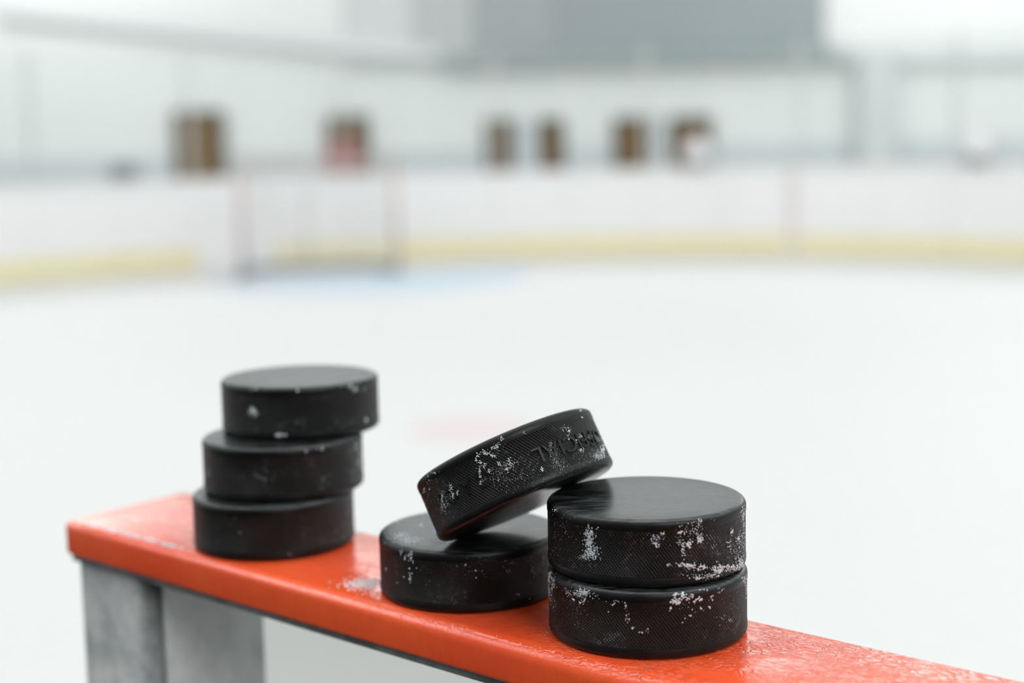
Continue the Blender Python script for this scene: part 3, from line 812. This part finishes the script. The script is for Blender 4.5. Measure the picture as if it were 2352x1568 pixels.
def puck(key, x_, y_, z_, lab, turn, group):
    o = bpy.data.objects.new('hockey_puck', PUCK)
    o.location = (x_ * .001, y_ * .001, ZR + z_ * .001 + PT * .0005 + 0.00005)
    C.objects.link(o)
    tag(o, lab, 'puck', group)
    it = frost_items(FROST.get(key, []))
    if key + '^' in FROST: it += frost_items(FROST[key + '^'], True)
    if it:
        tag(link('frost', grains_mesh('frost', it), MAT['frost'], o), 'white frost grains stuck to the rubber', kind='stuff')
    return o
G = 'black rubber pucks on the red rail'
puck('LB', -115.38, 711.95, 0.0, 'bottom puck of the left stack of three, almost clean', 0, G)
puck('LM', -110.89, 718.70, PT + .05, 'middle puck of the left stack of three', 0, G)
puck('LT', -103.90, 735.13, 2 * PT + .1, 'top puck of the left stack of three, frost blob on its side', 0, G)
puck('M', -19.78, 628.05, 0.0, 'single puck lying flat under the tilted puck, frosted top', 0, G)
puck('RB', 50.12, 569.02, 0.0, 'bottom puck of the right stack of two', 0, G)
puck('RT', 50.19, 572.75, PT + .05, 'top puck of the right stack of two, smooth grey top', 0, G)

tp = puck('TP', 0, 0, 0, 'tilted puck leaning on two others, embossed lettering on its side', 0, G)
TF = ((0.9171, 0.122, -0.37953), (0.0, 0.95203, 0.30602), (0.39866, -0.28065, 0.8731))
mt = Matrix.Identity(4)
for r in range(3):
    for q in range(3):
        mt[r][q] = TF[r][q]
mt[0][3], mt[1][3], mt[2][3] = 0.00013, 0.60045, ZR + 0.05415
tp.matrix_world = mt

# raised lettering round the side of the tilted puck (it lies upside down)
def wrap_text(name, txt, th0, th1, zc, height, depth, mat, parent, worn=0.0):
    cu = bpy.data.curves.new(name, 'FONT')
    cu.body = txt
    cu.size = 1.0
    cu.extrude = 0.0
    cu.resolution_u = 4
    tmp = bpy.data.objects.new(name, cu)
    C.objects.link(tmp)
    bpy.context.view_layer.update()
    dg = bpy.context.evaluated_depsgraph_get()
    me_ = bpy.data.meshes.new_from_object(tmp.evaluated_get(dg))
    bpy.data.objects.remove(tmp)
    bm = bmesh.new(); bm.from_mesh(me_)
    bmesh.ops.triangulate(bm, faces=bm.faces)
    bmesh.ops.subdivide_edges(bm, edges=[e for e in bm.edges if e.calc_length() > 0.25], cuts=2)
    ret = bmesh.ops.extrude_face_region(bm, geom=list(bm.faces))
    up_ = set(g for g in ret['geom'] if isinstance(g, bmesh.types.BMVert))
    xs = [v_.co.x for v_ in bm.verts]; ys = [v_.co.y for v_ in bm.verts]
    xa, xb, ya, yb = min(xs), max(xs), min(ys), max(ys)
    for v_ in bm.verts:
        tx = (v_.co.x - xa) / (xb - xa)
        ty = (v_.co.y - ya) / (yb - ya)
        th = math.radians(th0 + (th1 - th0) * tx)
        z_ = zc - (ty - 0.5) * height
        rr = PR - 0.3 + (depth + 0.3 if v_ in up_ else 0.0)
        if worn and v_ in up_:
            rr -= worn * random.random()
        v_.co = Vector((rr * math.cos(th), rr * math.sin(th), z_)) * 0.001
    bmesh.ops.recalc_face_normals(bm, faces=bm.faces)
    bm.to_mesh(me_); bm.free()
    me_.name = name
    uvl = me_.uv_layers.new(name='UVMap') if not me_.uv_layers else me_.uv_layers[0]
    for d_ in uvl.data: d_.uv = (0.0, 10.0)
    me_.materials.clear()
    return link(name, me_, mat, parent)
tag(wrap_text('embossed_lettering', 'OFFICIAL', 349.0, 288.5, -0.7, 6.2, 0.32, MAT['rubber'], tp), 'raised upside-down lettering')
tag(wrap_text('worn_lettering', 'G A O I', 261.0, 222.0, -0.5, 6.2, 0.12, MAT['rubber'], tp, 0.1), 'worn illegible raised lettering')

# grains on the rail: packed frost patch beside the single puck, white line along the left front edge
it = []
for n in range(520):
    s = random.gauss(-0.4745, 0.0050); q = random.gauss(0.4300, 0.0045)
    it.append((Vector((s, q, 0.0)), Vector((0, 0, 1)), random.uniform(0.0002, 0.0006)))
for n in range(1100):
    s = random.uniform(-0.672, -0.585); q = 0.4152 + random.gauss(0, 0.0006) + (s + 0.672) * 0.006
    if math.sin(s * 900) + math.sin(s * 410 + 1) < -0.6: continue
    it.append((Vector((s, q, 0.0001)), Vector((0, -0.4, 1)), random.uniform(0.0003, 0.0009)))
for n in range(90):
    s = random.uniform(-0.56, -0.2); q = random.gauss(0.416, 0.0018)
    it.append((Vector((s, q, -0.0006)), Vector((0, -0.3, 1)), random.uniform(0.00012, 0.00035)))
fo = tag(link('frost', grains_mesh('frost', it), MAT['frost'], rail), 'white frost patch and white grains on the red plastic', kind='stuff')
